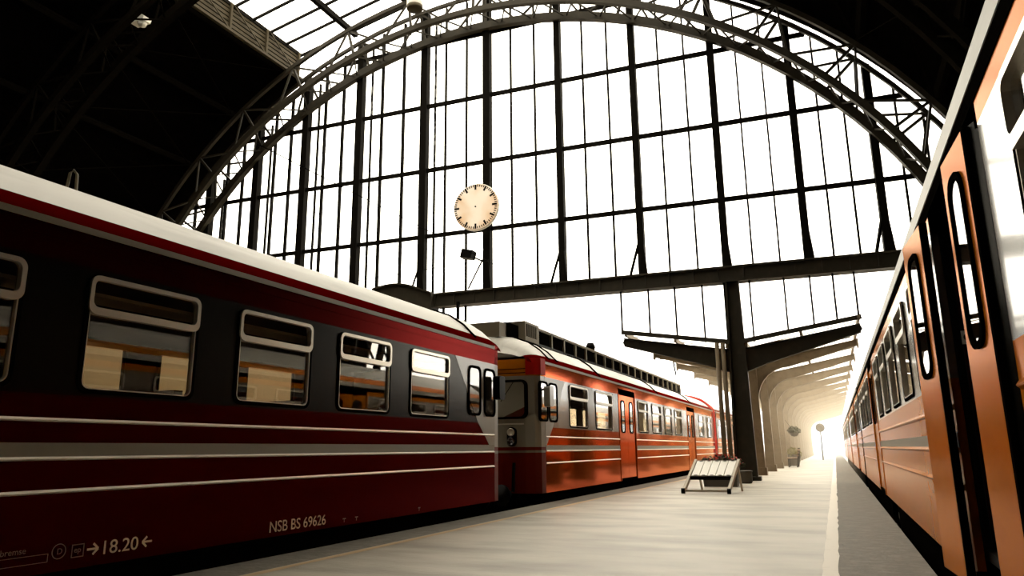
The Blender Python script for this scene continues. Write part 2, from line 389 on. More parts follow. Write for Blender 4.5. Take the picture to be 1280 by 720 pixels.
# ---- lattice arches
def arch(label, ya, yb, m, ha=140):
    t = thing('arch_truss', label, 'arch truss', (0, 0, 0), 0, 'lattice arches of the hall')
    def A(a, r, y0): 
        a = math.radians(a); x = ACX + r * math.cos(a); return (x, yskew(x, y0), ACZ + r * math.sin(a))
    def chord(name, r, y0, w, h):
        v = []; f = []; N = 60
        for i in range(N + 1):
            a = 180 * i / N
            for dr, dy in ((-h / 2, -w / 2), (h / 2, -w / 2), (h / 2, w / 2), (-h / 2, w / 2)): v.append(A(a, r + dr, y0 + dy))
        for i in range(N):
            for k in range(4): f.append((4 * i + k, 4 * i + (k + 1) % 4, 4 * i + 4 + (k + 1) % 4, 4 * i + 4 + k))
        f += [(3, 2, 1, 0), (4 * N, 4 * N + 1, 4 * N + 2, 4 * N + 3)]
        mesh(name, v, f, m, t)
    chord('lower_chord', AR, ya, 0.2, 0.22); chord('lower_chord', AR, yb, 0.24, 0.3)
    ym = (ya + yb) / 2
    chord('upper_chord', 18.38, ya + .1, 0.14, 0.16); chord('upper_chord', 18.38, yb - .1, 0.12, 0.14)
    st = PUR / 2; a = 61.8 - 6 * PUR; i = 0
    while a < 175:
        b_ = a + st; c = a + st / 2
        if i % 2 == 0:
            for yy, yo in ((ya, ya + .1), (yb, yb - .1)):
                bar('radial_strut', A(a, AR, yy), A(a, 18.38, yo), 0.09, 0.09, m, t)
                bar('web_diagonal', A(a, 18.38, yo), A(b_, AR, yy), 0.07, 0.07, m, t)
        else:
            for yy, yo in ((ya, ya + .1), (yb, yb - .1)):
                bar('web_diagonal', A(a, AR, yy), A(b_, 18.38, yo), 0.07, 0.07, m, t)
        bar('lacing', A(a, AR, ya), A(c, AR, yb), 0.05, 0.05, m, t)
        bar('lacing', A(c, AR, yb), A(b_, AR, ya), 0.05, 0.05, m, t)
        a = b_; i += 1
    return t
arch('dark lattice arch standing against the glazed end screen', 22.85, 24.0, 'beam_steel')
arch('shadowed lattice arch under the dark roof, nearer than the end screen', 15.6, 16.5, 'purlin_paint')  # darker material than the other arch, the roof's shade put into its colour

# ================================================================== TRAINS
ZB, ZS, ZW0, ZW1, ZU = 0.16, 1.44, 1.48, 2.40, 2.725
WID = 3.0
PROF = [(0.0, 2.725), (0.03, 2.79), (0.09, 2.86), (0.17, 2.935), (0.32, 3.09), (0.58, 3.27), (0.92, 3.40), (1.25, 3.465), (1.5, 3.48)]
def car(label, xs, s, y0, y1, wins, doors, paint, band, roofm='roof_white', cabs=(), seats=False, cant='cant_red', group=None, cat='railway coach'):
    """xs: world x of the side by the platform, s=+1 when it faces +X. wins/doors in world y. cabs: '-' / '+' ends."""
    T = thing('railway_coach', label, cat, (xs - s * WID / 2, (y0 + y1) / 2, -0.74), 0, group)
    oy = (y0 + y1) / 2
    H0 = 0.74
    def X(d): return s * (WID / 2 - d)
    def Bx(name, d0, d1, a, b_, z0, z1, m, parent=T): return box(name, X(d0), X(d1), a - oy, b_ - oy, z0 + H0, z1 + H0, m, parent)
    def Pr(name, poly, d0, d1, m, parent=T): return prism(name, [(p[0] - oy, p[1] + H0) for p in poly], 'x', X(d0), X(d1), m, parent)
    def Rg(name, o, i, d0, d1, m, parent=T): return ring(name, [(p[0] - oy, p[1] + H0) for p in o], [(p[0] - oy, p[1] + H0) for p in i], 'x', X(d0), X(d1), m, parent)
    CB = 0.40
    ya = y0 + (CB if '-' in cabs else 0); yb = y1 - (CB if '+' in cabs else 0)
    # openings along the side
    ops = sorted([(a, b_, 'w') for a, b_ in wins] + [(d[0], d[1], 'd') for d in doors])
    dsp = sorted([(d[0], d[1]) for d in doors])
    for side in (0, 1):
        e = 1 if side == 0 else -1
        base = 0.0 if side == 0 else WID
        D = lambda d: base + e * d
        # lower side, split by doors
        cuts = [ya] + [q for d in dsp for q in d] + [yb]
        for a, b_ in zip(cuts[0::2], cuts[1::2]):
            if b_ - a < .02: continue
            lo = Bx('lower_side', D(0), D(.05), a, b_, ZB, ZS, paint)
            if side == 0 or True:
                for z in (1.25, 0.97, 0.73):
                    v = [(X(D(q)), yy - oy, zz + H0) for yy in (a + .03, b_ - .03) for q, zz in ((0.002, z - .015 * (1 if s > 0 else 1.6)), (-.016, z - .008), (-.020, z), (0.002, z + .018 * (1 if s > 0 else 1.6)))]
                    mesh('trim_strip', v, [(0, 1, 2, 3), (7, 6, 5, 4), (0, 4, 5, 1), (1, 5, 6, 2), (2, 6, 7, 3), (3, 7, 4, 0)], 'chrome_trim' if s > 0 else paint, T)
                Bx('waist_stripe', D(-.004), D(0.001), a + .01, b_ - .01, 0.985, 1.085, 'stripe_grey')
            Bx('blackout_skirt', D(.16), D(.25), a, b_, ZB - .62, ZB + .02, 'rubber')  # skirt extended down in black to keep the gap under the train dark
        # band between windows
        cur = ya
        for a, b_, k in ops:
            i = .012 if k == 'w' else 0
            if a + i - cur > .02: Bx('window_pier', D(0), D(.05), cur, a + i, ZS, ZW1 + .06, band)
            if k == 'w':
                Bx('sill_rail', D(0), D(.05), a + i, b_ - i, ZS, ZW0 + .012, band)
                Bx('head_rail', D(0), D(.05), a + i, b_ - i, ZW1 - .012, ZW1 + .06, band)
            cur = b_ - i
        if yb - cur > .02: Bx('window_pier', D(0), D(.05), cur, yb, ZS, ZW1 + .06, band)
        Bx('upper_side', D(0), D(.05), ya, yb, ZW1 + .06, ZU, paint)
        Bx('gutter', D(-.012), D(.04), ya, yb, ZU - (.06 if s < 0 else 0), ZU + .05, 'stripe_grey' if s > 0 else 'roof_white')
        Bx('gutter_shade_strip', D(-.006), D(.03), ya, yb, ZU - (.15 if s < 0 else .10), ZU - (.06 if s < 0 else .025), 'rubber' if s < 0 else paint)  # right train: black stands in for the shadow line below the gutter
        # windows: thin ring, bold vent ring above, two panes
        for a, b_ in wins:
            zm = ZW0 + (ZW1 - ZW0) * .66
            fr = Rg('window_frame', rrect(a - .015, b_ + .015, ZW0 - .015, ZW1 + .015, .09), rrect(a + .018, b_ - .018, ZW0 + .018, ZW1 - .018, .065), D(-.012), D(.05), 'rubber')
            if side == 1: 
                Bx('pane', D(.018), D(.026), a + .01, b_ - .01, ZW0 + .01, ZW1 - .01, 'train_glass', fr); continue
            Rg('inner_trim', rrect(a + .018, b_ - .018, ZW0 + .018, ZW1 - .018, .065), rrect(a + .027, b_ - .027, ZW0 + .027, ZW1 - .027, .058), D(-.01), D(.03), 'aluminium', fr)
            Rg('vent_frame', rrect(a - .005, b_ + .005, zm, ZW1 + .006, .075), rrect(a + .03, b_ - .03, zm + .06, ZW1 - .03, .05), D(-.03), D(.02), 'aluminium', fr)
            Bx('pane', D(.018), D(.026), a + .012, b_ - .012, ZW0 + .012, zm + .01, 'train_glass', fr)
            Bx('pane', D(.004), D(.010), a + .04, b_ - .04, zm + .05, ZW1 - .03, 'train_glass', fr)
        # doors
        for dd in doors:
            a, b_ = dd[0], dd[1]; openit = len(dd) > 2 and dd[2] == 'open' and side == 0
            Bx('door_header', D(.0), D(.05), a, b_, 2.46, ZU, paint)
            Bx('door_sill', D(-.01), D(.2), a, b_, ZB, ZB + .06, 'rubber')
            if not openit:
                h = (a + b_) / 2
                for q0, q1 in ((a + .01, h - .008), (h + .008, b_ - .01)):
                    lf = Bx('door_leaf', D(.012), D(.05), q0, q1, ZB + .06, 2.46, paint)
                    c = (q0 + q1) / 2; hw = min(.16, (q1 - q0) * .24)
                    Rg('door_window_frame', rrect(c - hw - .03, c + hw + .03, 1.42, 2.32, .12), rrect(c - hw, c + hw, 1.455, 2.285, .10), D(-.006), D(.02), 'rubber', lf)
                    Pr('pane', rrect(c - hw, c + hw, 1.455, 2.285, .10), D(.004), D(.0115), 'cab_glass', lf)
                for q in (a, b_): Bx('door_post', D(-.012), D(.03), q - .025, q + .025, ZB, 2.5, paint)
    # roof and cant panels (swept profile; cab ends droop)
    ys = [y0 + .0] if '-' not in cabs else [y0 - .05, y0 + .06, y0 + .2, y0 + .45, y0 + .9]
    ye = [y1 - .0] if '+' not in cabs else [y1 - .9, y1 - .45, y1 - .2, y1 - .06, y1 + .05]
    secs = [(y, 1.0) for y in ys] + [(y, 1.0) for y in ye]
    drop = {0: .30, 1: .58, 2: .78, 3: .93, 4: 1.0}
    if '-' in cabs: secs[:5] = [(y, drop[i]) for i, y in enumerate(ys)]
    if '+' in cabs: secs[-5:] = [(y, (1, 1, .97, .9, .74)[i]) for i, y in enumerate(ye)]
    def inset(f): return (1 - f) * .28
    def sweep(name, i0, i1, mirror, m, full=False):
        pr = PROF[i0:i1 + 1]
        if full: pr = pr + [(WID - d, z) for d, z in pr[::-1][1:]]
        elif mirror: pr = [(WID - d, z) for d, z in pr]
        v = []; fs = []; k = len(pr)
        for y, f in secs:
            for d, z in pr:
                zz = ZU + .08 + (z - ZU - .08) * (f if z > 2.9 else min(1, f + .5))
                ii = inset(f) * (1 if d < 1.5 else -1) * (1 - abs(d - 1.5) * 0)
                v.append((X(d + ii), y - oy, zz + H0))
        for a in range(len(secs) - 1):
            for q in range(k - 1): fs.append((a * k + q, a * k + q + 1, (a + 1) * k + q + 1, (a + 1) * k + q))
        if full: fs.append(tuple(range(k))); fs.append(tuple((len(secs) - 1) * k + q for q in range(k)))
        return mesh(name, v, fs, m, T, True)
    sweep('cant_panel', 0, 3, False, cant); sweep('cant_panel', 0, 3, True, cant)
    sweep('roof', 3, 8, False, roofm, True)
    # floor, ceiling, underframe, bogies
    Bx('floor', .05, WID - .05, ya, yb, .30, .36, 'interior_dark')
    Bx('inner_ceiling', .05, WID - .05, ya, yb, 2.58, 2.62, 'interior_dark')
    Bx('underframe', .25, WID - .25, y0 + .3, y1 - .3, -.25, .12, 'rubber')
    for yc in (y0 + 3.6, y1 - 3.6):
        bg_ = Bx('bogie', .45, WID - .45, yc - 1.5, yc + 1.5, -.5, -.25, 'black_paint')
        for dy in (-1.1, 1.1):
            for dd in (.72, WID - .78): lathe('wheel', [(.1, -.06), (.42, -.06), (.44, .06), (.1, .06)], 'rubber', bg_, 18, (X(dd), yc + dy - oy, -.30 + H0), 'x')
    for c, y in (('-', y0), ('+', y1)):
        if c not in cabs:
            Bx('end_wall', .0, WID, y, y + (.06 if c == '-' else -.06), ZB, 2.75, 'black_paint')
            if True:
                Bx('gangway', .9, WID - .9, y - (.4 if c == '-' else -.4), y, .2, 2.5, 'rubber')
    if seats:
        y = y0 + 1.5
        while y < y1 - 2.5:
            for d in (.12, 1.72):
                st_ = Bx('seat', d, d + 1.1, y, y + .10, .72, 1.56, 'interior_red')
                Bx('cushion', d, d + 1.1, y + .10, y + .55, .62, .80, 'interior_red', st_)
            y += 1.63
        for d in (.18, WID - .5): Bx('luggage_rack', d, d + .32, ya + .5, yb - .5, 2.28, 2.31, 'interior_pale')
    # cab ends
    for c in cabs:
        y = y0 if c == '-' else y1; e = 1 if c == '-' else -1        # e: direction into the car
        def Yc(t): return y + e * t
        pl = [(0.0, CB), (.02, .22), (.10, .09), (.28, .015), (.75, -.035), (1.5, -.05)]
        pl = pl + [(WID - d, t) for d, t in pl[::-1][1:]]
        poly = [(X(d), Yc(t) - oy) for d, t in pl]
        def shell(name, z0, z1, m): return prism(name, poly, 'z', z0 + H0, z1 + H0, m, T)
        shell('front_lower', ZB, .94, 'front_red_shaded'); shell('front_stripe', .94, .985, 'stripe_grey'); shell('front_belt', .985, 1.05, 'front_red_shaded')
        shell('front_middle', 1.05, 2.46, 'cab_grey'); shell('front_headboard', 2.46, 2.80, 'train_orange' if c == '-' else paint)  # orange headboard: its lit look is put into the colour
        # headboard grooves, corner lamps
        for z in (2.52, 2.60): ring('headboard_rib', [(p[0], p[1] - e * .006 if abs(p[0]) < 1.4 else p[1]) for p in poly], [(p[0] * .9, p[1] + e * .1) for p in poly], 'z', z + H0 - .008, z + H0 + .008, 'band_black', T)
        for d in ((.06, WID - .06) if c == '-' else ()):
            dd = d if d < 1 else WID - d
            rl = prism('marker_lamp', [(X(d - .075 if d < 1 else d + .075), Yc(.42) - oy), (X(d - .068 if d < 1 else d + .068), Yc(.18) - oy), (X(d + .03 if d < 1 else d - .03), Yc(.055) - oy), (X(d + .2 if d < 1 else d - .2), Yc(.005) - oy), (X(d + .2 if d < 1 else d - .2), Yc(.06) - oy), (X(d + .05 if d < 1 else d - .05), Yc(.42) - oy)], 'z', 2.48 + H0, 2.82 + H0, 'signal_red', T)
        # windscreens (two), head lamps, wipers, handrail
        for d0, d1 in ((.22, 1.34), (1.66, WID - .22)):
            fy = Yc(-.05) - oy; by = Yc(.06) - oy
            o = [(X(p[0]), p[1] + H0) for p in rrect(d0, d1, 1.60, 2.38, .12)]; i_ = [(X(p[0]), p[1] + H0) for p in rrect(d0 + .045, d1 - .045, 1.645, 2.335, .09)]
            wf_ = ring('windscreen_frame', o, i_, 'y', fy - e * .015, by, 'rubber', T)
            ws = prism('windscreen', i_, 'y', fy - e * .003, by + e * .16, 'cab_glass', wf_)
            for vv in ws.data.vertices: vv.co.y += e * (.02 + .17 * (vv.co.z - H0 - 1.645) / .69)
            ring('windscreen_reveal', o, i_, 'y', by, by + e * .2, 'cab_grey', wf_)
            bar('wiper', (X(d0 + .25), fy - e * .03, 2.36 + H0), (X(d0 + .55), fy - e * .03, 1.95 + H0), .012, .012, 'black_paint', wf_)
            bar('handrail', (X(d0 + .05), fy - e * .04, 1.50 + H0), (X(d1 - .1), fy - e * .04, 1.50 + H0), .025, .025, 'aluminium', T)
        for d in (.55, WID - .55):
            hp = prism('headlamp_housing', [(X(p[0]), p[1] + H0) for p in rrect(d - .095, d + .095, 1.06, 1.44, .09)], 'y', Yc(-.07) - oy, Yc(.04) - oy, 'black_paint', T)
            for z in (1.16, 1.34):
                lathe('headlamp', [(.0, 0), (.075, 0), (.08, -e * .03), (.065, -e * .035), (.055, -e * .015), (.0, -e * .012)], 'aluminium' if z > 1.3 else 'lens', hp, 16, (X(d), Yc(-.075) - oy, z + H0), 'y')
            lathe('buffer', [(.0, 0), (.09, 0), (.09, -e * .3), (.2, -e * .3), (.2, -e * .35), (.0, -e * .36)], 'black_paint', T, 16, (X(d + (.1 if d < 1 else -.1)), Yc(-.04) - oy, .15 + H0), 'y')
            bar('air_hose', (X(d - .05), Yc(-.06) - oy, .75 + H0), (X(d - .05), Yc(-.12) - oy, .2 + H0), .05, .05, 'black_paint', T)
        box('coupler', X(1.35), X(1.65), Yc(.2) - oy, Yc(-.45) - oy, .05 + H0, .35 + H0, 'black_paint', T)
        # grey livery, cab side windows and mirror on both sides
        for side in (0, 1):
            ee = 1 if side == 0 else -1; base = 0 if side == 0 else WID
            D = lambda d: base + ee * d
            Pr('livery_panel', [(Yc(.40), 2.46), (Yc(1.62), 2.46), (Yc(.84), 1.46), (Yc(.45), 1.085), (Yc(.40), 1.085)] if c == '-' else [(Yc(.40), 1.085), (Yc(.62), 1.085), (Yc(1.06), 1.46), (Yc(1.85), 2.46), (Yc(.40), 2.46)], D(-.004), D(.002), 'cab_grey')
            for t0, t1 in (((.13, .52), (.64, 1.08)) if c == '-' else ((.42, .80), (.98, 1.38))):
                a, b_ = sorted((Yc(t0), Yc(t1)))
                fr = Rg('cab_window_frame', rrect(a - .03, b_ + .03, 1.55, 2.36, .11), rrect(a + .01, b_ - .01, 1.59, 2.32, .08), D(-.022), D(.03), 'rubber')
                Pr('pane', rrect(a + .01, b_ - .01, 1.59, 2.32, .08), D(-.008), D(.02), 'cab_glass', fr)
            tm = .5 if c == '+' else .28
            mr = prism('mirror', rrect(Yc(tm) - oy - .11, Yc(tm) - oy + .11, 1.84 + H0, 2.24 + H0, .05), 'x', X(D(-.07)), X(D(-.20)), 'black_paint' if c == '+' else 'cab_grey', T)
            bar('mirror_arm', (X(D(.02)), Yc(.30) - oy, 2.2 + H0), (X(D(-.12)), Yc(tm) - oy, 2.15 + H0), .03, .03, 'black_paint', mr)
    # dark seams over the roof near the cab ends
    for c in cabs:
        y = (y0 + .95) if c == '-' else (y1 - .95)
        for q in ((0,) if c == '+' else (0, .5)):
            yy = y + q
            tube('roof_seam', [(X(d + .0), yy - oy, z + .012 + H0) for d, z in PROF[2:]] + [(X(WID - d), yy - oy, z + .012 + H0) for d, z in PROF[2:-1][::-1]], .022, 'rubber', T, 6)
    return T, X, oy, H0

# ---- left, near: deep red coach
w1 = [(3.79 + 1.62 * k, 4.89 + 1.62 * k) for k in range(-9, 4)]
T1, X1, o1, H1 = car('deep red coach filling the left foreground, lettered 69626', -5.33, 1, -13.0, 11.82, w1, [], 'train_red_shaded', 'band_black', cabs=('+',), seats=True)
# lettering low on the side
def lx(y, z): return (X1(-.003), y - o1, z + H1)
text_mesh('side_number', 'NSB BS 69626', 0.155, lx(6.01, 0.205), 'lettering', T1, 1.0)
text_mesh('length_mark', '18.20', 0.145, lx(4.135, 0.235), 'lettering', T1, 1.08)
def arrow(y, z, d):
    a = bar('arrow_mark', lx(y - .045, z), lx(y + .045, z), .002, .016, 'lettering', T1)
    bar('arrow_head', lx(y + d * .048, z), lx(y + d * .005, z + .04), .002, .016, 'lettering', T1)
    bar('arrow_head', lx(y + d * .048, z), lx(y + d * .005, z - .04), .002, .016, 'lettering', T1)
arrow(4.07, 0.285, 1); arrow(4.565, 0.285, -1)
def cyl(y, z, r): return [(y - o1 + r * math.cos(2 * PI * k / 24), z + H1 + r * math.sin(2 * PI * k / 24)) for k in range(24)]
ring('brake_mark_circle', cyl(3.80, .30, .055), cyl(3.80, .30, .049), 'x', X1(-.003), X1(0), 'lettering_dim', T1)
text_mesh('brake_mark', 'D', 0.06, lx(3.782, 0.28), 'lettering_dim', T1)
def rc(a, b_, c, d): return [(a - o1, c + H1), (b_ - o1, c + H1), (b_ - o1, d + H1), (a - o1, d + H1)]
ring('brake_mark_box', rc(3.90, 4.0, .24, .335), rc(3.906, 3.994, .246, .329), 'x', X1(-.003), X1(0), 'lettering_dim', T1)
text_mesh('brake_mark', 'ep', 0.06, lx(3.917, 0.275), 'lettering_dim', T1)
text_mesh('brake_mark', 'R bremse', 0.06, lx(3.32, 0.315), 'lettering_dim', T1)
ring('brake_mark_box', rc(3.36, 3.72, .235, .295), rc(3.364, 3.716, .239, .291), 'x', X1(-.003), X1(0), 'lettering_dim', T1)
for y in (7.26, 7.5, 8.95):
    bar('jacking_mark', lx(y - .03, .235), lx(y + .03, .235), .002, .012, 'lettering_dim', T1); bar('jacking_mark', lx(y, .235), lx(y, .195), .002, .012, 'lettering_dim', T1)
tube('roof_aerial', [(X1(1.45), 4.5 - o1 - .06, 3.47 + H1), (X1(1.45), 4.5 - o1 - .03, 3.76 + H1), (X1(1.45), 4.5 - o1, 3.80 + H1), (X1(1.45), 4.5 - o1 + .04, 3.77 + H1), (X1(1.45), 4.5 - o1 + .06, 3.47 + H1)], .014, 'gear_tan', T1, 6)

# ---- left, beyond: second unit with its cab towards us
w2 = [(15.35, 16.65), (17.3, 18.75), (21.6, 22.85), (23.45, 24.75), (25.3, 26.55), (27.15, 28.4), (32.35, 33.6), (34.5, 35.75)]
T2, X2, o2, H2 = car('red railcar with grey cab and twin headlamps behind the first coach', -5.33, 1, 13.45, 36.7, w2, [(19.45, 21.25), (29.6, 31.3)], 'train_red_lit', 'band_silver', cabs=('-',), group='left train cars beyond')
# roof gear: tan wedge, dark box, grille box, long framed resistor bank
def rb(name, d0, d1, a, b_, z0, z1, m, parent=T2): return box(name, X2(d0), X2(d1), a - o2, b_ - o2, z0 + H2, z1 + H2, m, parent)
rb('roof_cowl', .98, 1.9, 13.78, 14.15, 3.35, 3.68, 'gear_tan'); rb('roof_box', .95, 1.9, 14.15, 14.75, 3.42, 3.72, 'rubber')
gb = rb('grille_box', .85, 1.9, 14.9, 15.75, 3.42, 3.86, 'gear_tan')
rb('grille_recess', .84, .9, 14.98, 15.6, 3.52, 3.80, 'rubber', gb)
for k in range(7): rb('grille_bar', .83, .86, 15.02 + .085 * k, 15.04 + .085 * k, 3.52, 3.80, 'gear_tan', gb)
rk = rb('resistor_bank', .95, 1.7, 15.8, 33.5, 3.44, 3.80, 'rubber')
for k in range(20): rb('bank_post', .90, .96, 15.8 + k * .93, 15.88 + k * .93, 3.42, 3.84, 'gear_tan', rk)
rb('bank_rail', .90, .96, 15.8, 33.5, 3.78, 3.84, 'gear_tan', rk); rb('bank_rail', .90, .96, 15.8, 33.5, 3.40, 3.46, 'black_paint', rk)
lathe('roof_horn', [(0, 0), (.12, .02), (.15, .14), (.1, .26), (0, .28)], 'black_paint', T2, 14, (X2(1.1), 20.6 - o2, 3.84 + H2))
for yy in (17.9, 24.6, 31.0):
    tube('roof_seam', [(X2(d), yy - o2, z + .012 + H2) for d, z in PROF[1:]], .03, 'rubber', T2, 6)
# red hoop at the end of the car
tube('end_hoop', [(X2(-.03), 36.65 - o2, z + H2) for z in (.15, 1.0, 2.0, 2.6)] + [(X2(d - .03), 36.65 - o2, z + .04 + H2) for d, z in PROF[1:]], .07, 'signal_red', T2, 8)
tube('pantograph_arm', [(X2(1.3), 33.9 - o2, 3.5 + H2), (X2(1.3), 34.6 - o2, 4.5 + H2), (X2(1.3), 34.1 - o2, 5.1 + H2)], .04, 'black_paint', T2, 6)
bar('pantograph_head', (X2(.7), 34.1 - o2, 5.12 + H2), (X2(1.9), 34.1 - o2, 5.12 + H2), .06, .05, 'black_paint', T2)

def regular(a, b_, p=1.63, w=1.1):
    r = []; y = a
    while y + w <= b_: r.append((y, y + w)); y += p
    return r
car('third car of the left train, rearmost past the red hoop', -5.33, 1, 37.6, 61.5, regular(38.2, 43) + regular(45.4, 53.5) + regular(56, 61), [(43.4, 45.1), (53.8, 55.5)], 'train_red_lit', 'band_silver', group='left train cars beyond')

# ---- right: orange train
wr = [(-0.5, .6), (1.95, 3.15), (6.35, 7.35)] + [(7.98 + 1.63 * k, 8.98 + 1.63 * k) for k in range(4)] + [(16.95 + 1.55 * k, 17.95 + 1.55 * k) for k in range(4)]
DO0, DO1 = 3.72, 5.62
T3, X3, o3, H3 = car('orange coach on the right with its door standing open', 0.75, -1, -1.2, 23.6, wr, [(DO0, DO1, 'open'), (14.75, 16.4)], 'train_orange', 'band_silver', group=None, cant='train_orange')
def b3(name, d0, d1, a, b_, z0, z1, m, parent=T3): return box(name, X3(d0), X3(d1), a - o3, b_ - o3, z0 + H3, z1 + H3, m, parent)
def leaf(p0, p1, m, label=None):
    """an opened door leaf as a slab from plan point p0 to p1 (d, y), with its narrow window"""
    (d0, ya), (d1, yb) = p0, p1
    v = Vector((X3(d1) - X3(d0), yb - ya, 0)); L = v.length; v.normalize(); nrm = Vector((v.y, -v.x, 0))
    if nrm.x > 0: nrm = -nrm
    O = Vector((X3(d0), ya - o3, H3))
    def P(t, z, o): q = O + v * t + nrm * o; return (q.x, q.y, H3 + z)
    def slab(name, pts, o0, o1, mm, par):
        n = len(pts); vv = [P(t, z, o0) for t, z in pts] + [P(t, z, o1) for t, z in pts]
        f = [tuple(range(n)), tuple(range(2 * n - 1, n - 1, -1))] + [(i, i + n, (i + 1) % n + n, (i + 1) % n) for i in range(n)]
        return mesh(name, vv, f, mm, par)
    lf = slab('door_leaf', [(0, .16), (L, .16), (L, 2.50), (0, 2.50)], -.02, .02, m, T3)
    c = L * .5; hw = L * .22
    o = rrect(c - hw - .03, c + hw + .03, 1.46, 2.36, min(.12, hw), 6); i_ = rrect(c - hw, c + hw, 1.495, 2.325, min(.10, hw * .9), 6); n = len(o)
    vv = [P(t, z, .035) for t, z in o] + [P(t, z, .035) for t, z in i_] + [P(t, z, .0) for t, z in o] + [P(t, z, .0) for t, z in i_]
    f = []
    for k in range(n):
        j = (k + 1) % n; f += [(k, j, n + j, n + k), (k, 2 * n + k, 2 * n + j, j), (n + k, n + j, 3 * n + j, 3 * n + k)]
    mesh('door_window_frame', vv, f, 'rubber', lf)
    slab('pane', i_, .021, .026, 'cab_glass', lf)
    bar('edge_strip', P(L if yb < ya else 0, .16, 0), P(L if yb < ya else 0, 2.50, 0), .045, .05, 'rubber', lf)
    return lf
leaf((-.10, 6.22), (-.05, 5.52), 'train_orange'); 
leaf((-.05, 4.38), (-.02, 3.86), 'train_orange')
leaf((.0, 3.84), (.16, 3.42), 'band_black')
b3('vestibule_wall', .35, .42, 3.0, 6.3, .36, 2.58, 'interior_dark')
b3('vestibule_partition', .06, 1.3, 5.62, 5.68, .36, 2.58, 'interior_dark')
b3('partition_panel', .10, .23, 5.60, 5.62, .40, 2.2, 'interior_red')
sg = b3('door_button_plate', .095, .175, 5.59, 5.60, 1.66, 1.75, 'board_white')
lathe('door_button', [(0, 0), (.03, 0), (.03, .012), (0, .014)], 'black_paint', sg, 14, (X3(.135), 5.578 - o3, 1.705 + H3), 'y')
w5 = regular(25.0, 28) + regular(30.4, 39.5) + regular(42.2, 47)
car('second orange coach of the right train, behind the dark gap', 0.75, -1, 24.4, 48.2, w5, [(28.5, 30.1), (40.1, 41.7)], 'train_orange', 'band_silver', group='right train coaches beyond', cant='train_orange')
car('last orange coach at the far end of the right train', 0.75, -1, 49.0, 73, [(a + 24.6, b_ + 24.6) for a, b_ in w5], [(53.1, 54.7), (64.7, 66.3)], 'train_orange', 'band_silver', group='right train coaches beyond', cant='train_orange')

# ================================================================== PLATFORM CANOPY
SPC = 4.65; NF = 16
words = ['second', 'third', 'fourth', 'fifth', 'sixth', 'seventh', 'eighth', 'ninth', 'tenth', 'eleventh', 'twelfth', 'thirteenth', 'fourteenth', 'fifteenth', 'sixteenth']
def arm_poly(s, haunch):
    if haunch:
        p = [(s * .15, 2.75)] + [(s * (.15 + 1.15 * (1 - math.cos(PI / 2 * k / 7))), 2.75 + 1.2 * math.sin(PI / 2 * k / 7)) for k in range(1, 8)]
        p += [(s * 3.68, 4.58), (s * 3.68, 4.76), (s * .15, 4.12), (s * .15, 3.6)]
    else:
        p = [(s * .2, 3.35), (s * .9, 3.62), (s * 3.66, 4.42), (s * 3.72, 4.52), (s * 3.66, 4.66), (s * .2, 4.08)]
    return p if s > 0 else p[::-1]
proto = None
for i in range(NF):
    y = 24.0 + SPC * i
    if i == 0:
        t = thing('canopy_frame', 'tall dark riveted column carrying the girder and first canopy arms', 'canopy column', (CCX, yskew(CCX, y) + .15, 0), RZ, 'canopy frames along the platform')
        # built-up column: two tapered flanges and a web
        for s in (-1, 1):
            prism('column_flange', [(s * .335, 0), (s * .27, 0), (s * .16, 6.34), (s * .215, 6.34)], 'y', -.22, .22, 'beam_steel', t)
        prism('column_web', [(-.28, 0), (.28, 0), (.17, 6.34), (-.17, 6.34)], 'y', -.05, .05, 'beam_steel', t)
        box('column_foot', -.42, .42, -.32, .32, 0, .12, 'beam_steel', t)
        for s in (-1, 1):
            prism('arm', arm_poly(s, False), 'y', -.05, .05, 'beam_steel', t)
            bar('arm_flange', (s * .2, 0, 3.36 + (.0)), (s * .9, 0, 3.62), .26, .04, 'beam_steel', t)
            bar('arm_flange', (s * .9, 0, 3.62), (s * 3.66, 0, 4.42), .26, .04, 'beam_steel', t)
            bar('arm_flange', (s * .2, 0, 4.08), (s * 3.66, 0, 4.66), .26, .04, 'beam_steel', t)
            bar('fascia_beam', (s * .2, -.25, 4.32), (s * 3.7, -.25, 4.86), .1, .14, 'beam_steel', t)
        for px in (-.42, -.60):
            tube('downpipe', [(px, -.3, .0), (px, -.3, 4.3)], .07, 'canopy_steel', t, 8)
        continue
    t = thing('canopy_frame', '%s canopy column with curved arms, counted from the tall dark column' % words[i - 1], 'canopy column', (CCX, y, 0), 0, 'canopy frames along the platform')
    if proto is None:
        proto = t
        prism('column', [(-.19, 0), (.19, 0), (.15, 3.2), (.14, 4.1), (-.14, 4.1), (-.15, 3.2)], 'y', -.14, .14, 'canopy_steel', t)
        box('column_foot', -.24, .24, -.2, .2, 0, .28, 'canopy_steel', t)
        for s in (-1, 1):
            prism('arm', arm_poly(s, True), 'y', -.05, .05, 'canopy_steel', t)
            pts = [(s * (.15 + 1.15 * (1 - math.cos(PI / 2 * k / 7))), 2.75 + 1.2 * math.sin(PI / 2 * k / 7)) for k in range(8)] + [(s * 3.68, 4.58)]
            v = []; f = []
            for x, z in pts: v += [(x, -.12, z), (x, .12, z), (x, .12, z - .035), (x, -.12, z - .035)]
            for k in range(len(pts) - 1):
                for q in range(4): f.append((4 * k + q, 4 * k + (q + 1) % 4, 4 * k + 4 + (q + 1) % 4, 4 * k + 4 + q))
            mesh('arm_flange', v, f, 'canopy_steel', t)
            bar('arm_flange', (s * .1, 0, 4.12), (s * 3.68, 0, 4.76), .2, .03, 'canopy_steel', t)
            box('tip_plate', s * 3.66, s * 3.72, -.12, .12, 4.46, 4.80, 'canopy_steel', t)
    else:
        for ch in proto.children:
            c = ch.copy(); C.objects.link(c); c.parent = t
